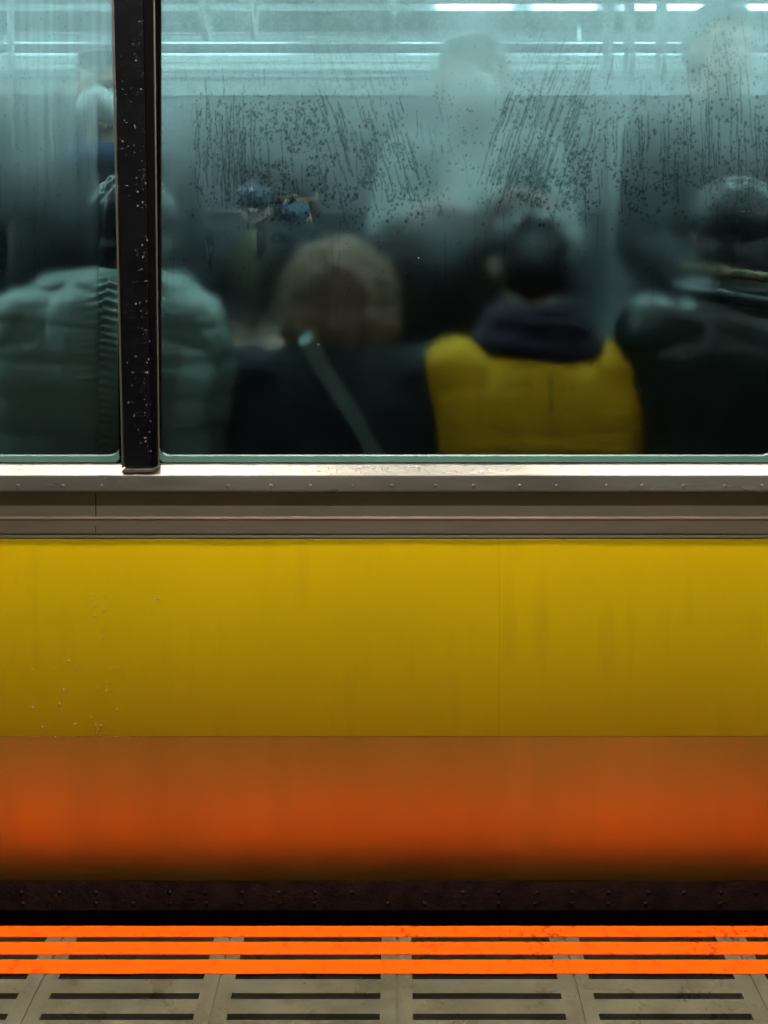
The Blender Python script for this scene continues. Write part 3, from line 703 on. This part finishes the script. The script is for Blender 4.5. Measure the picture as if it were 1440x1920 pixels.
# B: navy jacket with a pale shoulder strap, fluffy brown hair
strapm = cloth('bag_strap', (.14,.21,.175), .7)
def strapB(t, J):
    bm = NB(); y = .03; d_ = y + .30
    A = [(575, 642), (592, 668), (625, 722), (660, 778), (690, 826), (715, 872)]
    wy = .135; base = t.location
    L_ = []
    for i, (px, py) in enumerate(A):
        w = P(px, py, wy) - base; L_.append(w)
    L_.insert(0, L_[0] + V(-.008, .07, .015)); 
    u = V(.0125, 0, .008); rows = []
    for p in L_:
        rows.append([bm.verts.new(p + u), bm.verts.new(p - u), bm.verts.new(p - u + V(0, .004, 0)), bm.verts.new(p + u + V(0, .004, 0))])
    for a, b in zip(rows, rows[1:]):
        for i in range(4): bm.faces.new((a[i], a[(i+1) % 4], b[(i+1) % 4], b[i]))
    obj('bag_strap', bm, strapm, t)
bx = PX(632, .26)
make_person('person', 'person with fluffy brown hair and a pale bag strap across a navy jacket', (bx, .27, 0), 0, seated(1.005, .19, (.0, .085, 1.135)), skin2, brown, (navy, dark), 1, False, hairstyle='bob', extra=strapB, coat_pad=.03)

# C: yellow coat, purple scarf
yel = cloth('yellow', (.84,.50,.008), .9, 0, .05, .3, 300); purple = cloth('purple', (.007,.003,.015), .95, 0, .2, .6, 120)
cx = PX(1012, .24)
def scarfC(t, J):
    bm = NB(); n = 24
    for lv, (rx, ry, z, r) in enumerate(((.110, .092, 1.030, .046), (.092, .085, 1.075, .042), (.075, .075, 1.105, .030))):
        for k in range(n):
            a0, a1 = 2*math.pi*k/n, 2*math.pi*(k+1)/n
            p = lambda a: V(math.cos(a) * rx, math.sin(a) * ry + .05, z + .008 * math.sin(a * 2 + lv))
            cap(bm, p(a0), p(a1), r, r, 10)
    obj('scarf', union(bm, .007, 2, lambda co, no: .006 * nz(co, (30, 40, 70), 8)), purple, t)
    bm = NB(); box(bm, .0045, .0060, -.1385, -.130, .84, 1.0); 
    obj('back_seam', bm, dark, t)
def foldC(co, no):
    z = co[:, 2]; return .0018 * nz(co, (20, 20, 9), 3) - .0015 * np.exp(-((z - .868 - .25 * co[:, 0] ** 2) / .02) ** 2) + .006 * np.exp(-((z - .842) / .016) ** 2) * np.exp(-(co[:, 0] / .13) ** 2)
make_person('person', 'person in a bright yellow coat with a bulky purple scarf', (cx, .235, 0), 0, seated(1.03, .178, (-.008, .11, 1.215), elz=.72), skin2, blackhair, (yel, dark), .98, False, hairstyle='short', extra=scarfC, coat_disp=foldC, coat_pad=.024, head_s=.98)

# D: dark green jacket with hood, right
green = cloth('green', (.011,.021,.018), .40, 0, .15, .1, 60); fur = cloth('fur', (.10,.09,.05), .95, .1, .5, 1, 200)
dx_ = PX(1410, .22)
def hoodD(t, J):
    bm = NB(); n = 28
    for k in range(n):
        a0, a1 = R(170 + 200 * k / n), R(170 + 200 * (k + 1) / n)
        p = lambda a: V(math.cos(a) * .125 + .03, math.sin(a) * .11 + .04, 1.125 - .02 * math.cos(a))
        cap(bm, p(a0), p(a1), .060, .060, 12)
    obj('hood', union(bm, .007, 3, lambda co, no: .010 * np.sin(co[:, 2] * 150 + co[:, 0] * 25) * np.clip((co[:, 2] - 1.02) * 9, 0, 1) * .5 + .005 * nz(co, (30, 30, 60), 8)), green, t)
    bm = NB()
    for k in range(n):
        a0, a1 = R(170 + 200 * k / n), R(170 + 200 * (k + 1) / n)
        p = lambda a: V(math.cos(a) * .150 + .03, math.sin(a) * .135 + .04, 1.185 - .02 * math.cos(a))
        cap(bm, p(a0), p(a1), .013, .013, 8)
    obj('hood_rim', union(bm, .005, 1, lambda co, no: .003 * nz(co, (220, 220, 240), 8)), fur, t)
make_person('person', 'person in a dark green hooded jacket beside the yellow coat', (dx_, .24, 0), 0, seated(1.115, .20, (.0, .12, 1.285), elz=.8, lean=-.01), skin1, blackhair, (green, dark), 1.08, False, hairstyle='long', extra=hoodD, coat_pad=.032,
            coat_disp=lambda co, no: .006 * nz(co, (18, 22, 24), 4) + .003 * nz(co, (50, 60, 55), 1))

# E: standing, pale grey coat, white mask, dark bag added for the shaded lower coat
pale = cloth('pale_grey', (.25,.275,.275), .9, 0, .12, .3, 80)
M['bag'] = cloth('bag', (.012,.013,.015), .7)
def shade_bagE(t, J):
    bm = NB(); box(bm, -.235, .235, .15, .30, .70, 1.235); me = union(bm, .012, 3, lambda co, no: .006 * nz(co, (25, 25, 25), 2))
    obj('shade_bag', me, M['bag'], t)
    for sd in (-1, 1):
        bm = NB(); cap(bm, (sd * .10, .17, 1.22), (sd * .11, .12, 1.46), .012, .012, 8); obj('bag_strap', bm, M['bag'], t, True)
ye = .82
JE = standing(1.86, .165, lx=0); JE['head'] = V(.0, .05, 1.70); JE['el'] = [V(-.215, .10, 1.27), V(.215, .12, 1.29)]; JE['wr'] = [V(.02, .27, 1.33), V(-.01, .26, 1.36)]; JE['hd'] = [V(1, .2, .3), V(-1, .2, .3)]
make_person('person', 'standing person in a pale grey coat and white face mask', (PX(885, ye), ye, 0), math.pi, JE, skin2, blackhair, (pale, dark), 1, True, mask=maskw, extra=shade_bagE, coat_pad=.028, collar=.10)
# F: standing tall, dark grey coat on the right
greyc = cloth('grey_coat', (.022,.025,.027), .9)
yf = .86
make_person('person', 'tall standing person in a dark grey coat near the ceiling tubes', (PX(1345, yf), yf, 0), math.pi + .25, standing(1.93, .185), skin1, blackhair, (greyc, dark), 1.05, True, coat_pad=.032, collar=.06)
# G: standing behind the mullion with a phone
bluec = cloth('blue_scarf', (.012,.05,.12), .8)
def phoneG(t, J):
    bm = NB(); box(bm, .095, .165, .285, .293, 1.305, 1.44); obj('scarf', union(NB_ring(1.50), .007, 2), bluec, t)
    ph = obj('phone', bm, mat('phone_body', (.02,.05,.09), .2), None, bevel=.004); return ph
def NB_ring(z):
    bm = NB(); n = 20
    for k in range(n):
        a0, a1 = 2*math.pi*k/n, 2*math.pi*(k+1)/n
        cap(bm, (math.cos(a0)*.075, math.sin(a0)*.075 + .02, z), (math.cos(a1)*.075, math.sin(a1)*.075 + .02, z), .032, .032, 10)
    return bm
yg = .80
def scarfG(t, J): obj('scarf', union(NB_ring(1.49), .007, 2), bluec, t)
make_person('person', 'standing person in a white face mask and blue scarf half behind the mullion', (PX(205, yg), yg, 0), math.pi, standing(1.80, .165, armup=1), skin2, blackhair, (dark, dark), .98, True, mask=maskw, extra=scarfG)
# H: two passengers farther inside seen through the wiped ovals
tie = cloth('tie', (.30,.28,.15), .6)
def tieH(t, J):
    bm = NB(); z = J['sh'][0].z
    v = [bm.verts.new(p) for p in ((-.018, .150, z + .03), (.018, .150, z + .03), (.026, .165, z - .13), (0, .168, z - .18), (-.020, .165, z - .12))]
    w = [bm.verts.new(p.co + V(0, -.01, 0)) for p in v]; bm.faces.new(v); bm.faces.new(w[::-1])
    for i in range(5): bm.faces.new((v[i], w[i], w[(i+1) % 5], v[(i+1) % 5]))
    obj('tie', bm, tie, t)
yh_ = 1.75
knit = cloth('knit_cap', (.012,.014,.017), .95)
def knitcap(t, J, pitch=0):
    bm = NB(); hc = J['head']; ell(bm, hc + V(0, .0, .050), (.098, .112, .085)); ell(bm, hc + V(0, -.05, -.01), (.085, .065, .08)); obj('knit_cap', union(bm, .007, 2), knit, t)
make_person('person', 'person with a blue mask and pale tie seen through the wiped oval', (PX(481, yh_), yh_, 0), math.pi, standing(1.60, .16), skin2, blackhair, (dark, dark), .95, True, mask=maskb, extra=lambda t, J: (tieH(t, J), knitcap(t, J)))
make_person('person', 'person with bowed head and blue mask beside the pale tie', (PX(556, 1.85), 1.85, 0), math.pi - .3, standing(1.56, .16), skin1, blackhair, (navy, dark), .95, True, mask=maskb, headpitch=-18, extra=knitcap)

# ------------------------------------------------------------------ water droplets left by the rain
dm = bpy.data.materials.new('water'); dm.use_nodes = True; b = dm.node_tree.nodes['Principled BSDF']
b.inputs['Transmission Weight'].default_value = .86; b.inputs['Roughness'].default_value = .04; b.inputs['Base Color'].default_value = (.95,.95,.95,1); b.inputs['IOR'].default_value = 1.33
def drops(pts, lab):
    bm = NB()
    for c, r, n in pts:
        q = Vector((0, 0, 1)).rotation_difference(n)
        bmesh.ops.create_icosphere(bm, subdivisions=2, radius=1, matrix=Matrix.Translation(c) @ q.to_matrix().to_4x4() @ Matrix.Diagonal((r, r * random.uniform(.85, 1.3), r * .62, 1)))
    o = obj('water_droplets', bm, dm, None, True); tag(o, lab, 'water', kind='stuff')
N_ = V(0, -1, 0); pts = []
for _ in range(160):
    py = U(0, 870); k = random.random()
    px = (mulR(py) - 26 + random.gauss(0, 2.5)) if k < .35 else mulL(py) + 8 + random.random() ** .6 * 50
    pts.append((P(px, py, yb - .0002), U(.0005, .0011) if random.random() < .8 else U(.0013, .0019), N_))
drops(pts, 'tiny bright rain droplets on the black mullion')
pts = []
for _ in range(60): 
    py = U(1080, 1380); k = random.random(); px = random.gauss(185, 14) if k < .6 else U(5, 330)
    for _i in range(3): z = PZ(py, yc(.5)); y = yc(PZ(py, yc(z))) 
    y = yc(z) - .0014; pts.append((P(px, py, y), U(.0006, .0014) if k < .9 else .0024, N_))
for _ in range(26): pts.append((P(U(60, 290), 1382, yc(ZY1) - .0014), U(.0008, .0013), N_))
drops(pts, 'few clear rain droplets on the yellow band')
pts = []
for _ in range(420):
    px = random.gauss(640, 120) if random.random() < .6 else U(0, 1440); f = random.random()
    y = -.001 - .0162 * f; z = (PZ(871.5, 0) * (1 - f) + PZ(889.5, -.0172) * f); pts.append((V(PX(px, y), y, z), U(.0008, .0020), V(0, -.7, .7)))
drops(pts, 'clear rain droplets lying along the steel sill')
pts = [(P(px, py, .0113), r, N_) for px, py, r in ((597, 646, .0022), (785, 484, .0020), (292, 510, .001), (579, 196, .0018), (1363, 182, .002), (1290, 669, .001), (1405, 334, .0011))]
for _ in range(150): py = 40 + 420 * random.random(); pts.append((P(U(370, 1435), py, .0113), U(.0005, .0012), N_))
for _ in range(60): py = U(60, 640); pts.append((P(U(296, 304) + .011 * py * .6, py, .0113), U(.0006, .0014), N_))
drops(pts, 'scattered clear droplets on the window glass')
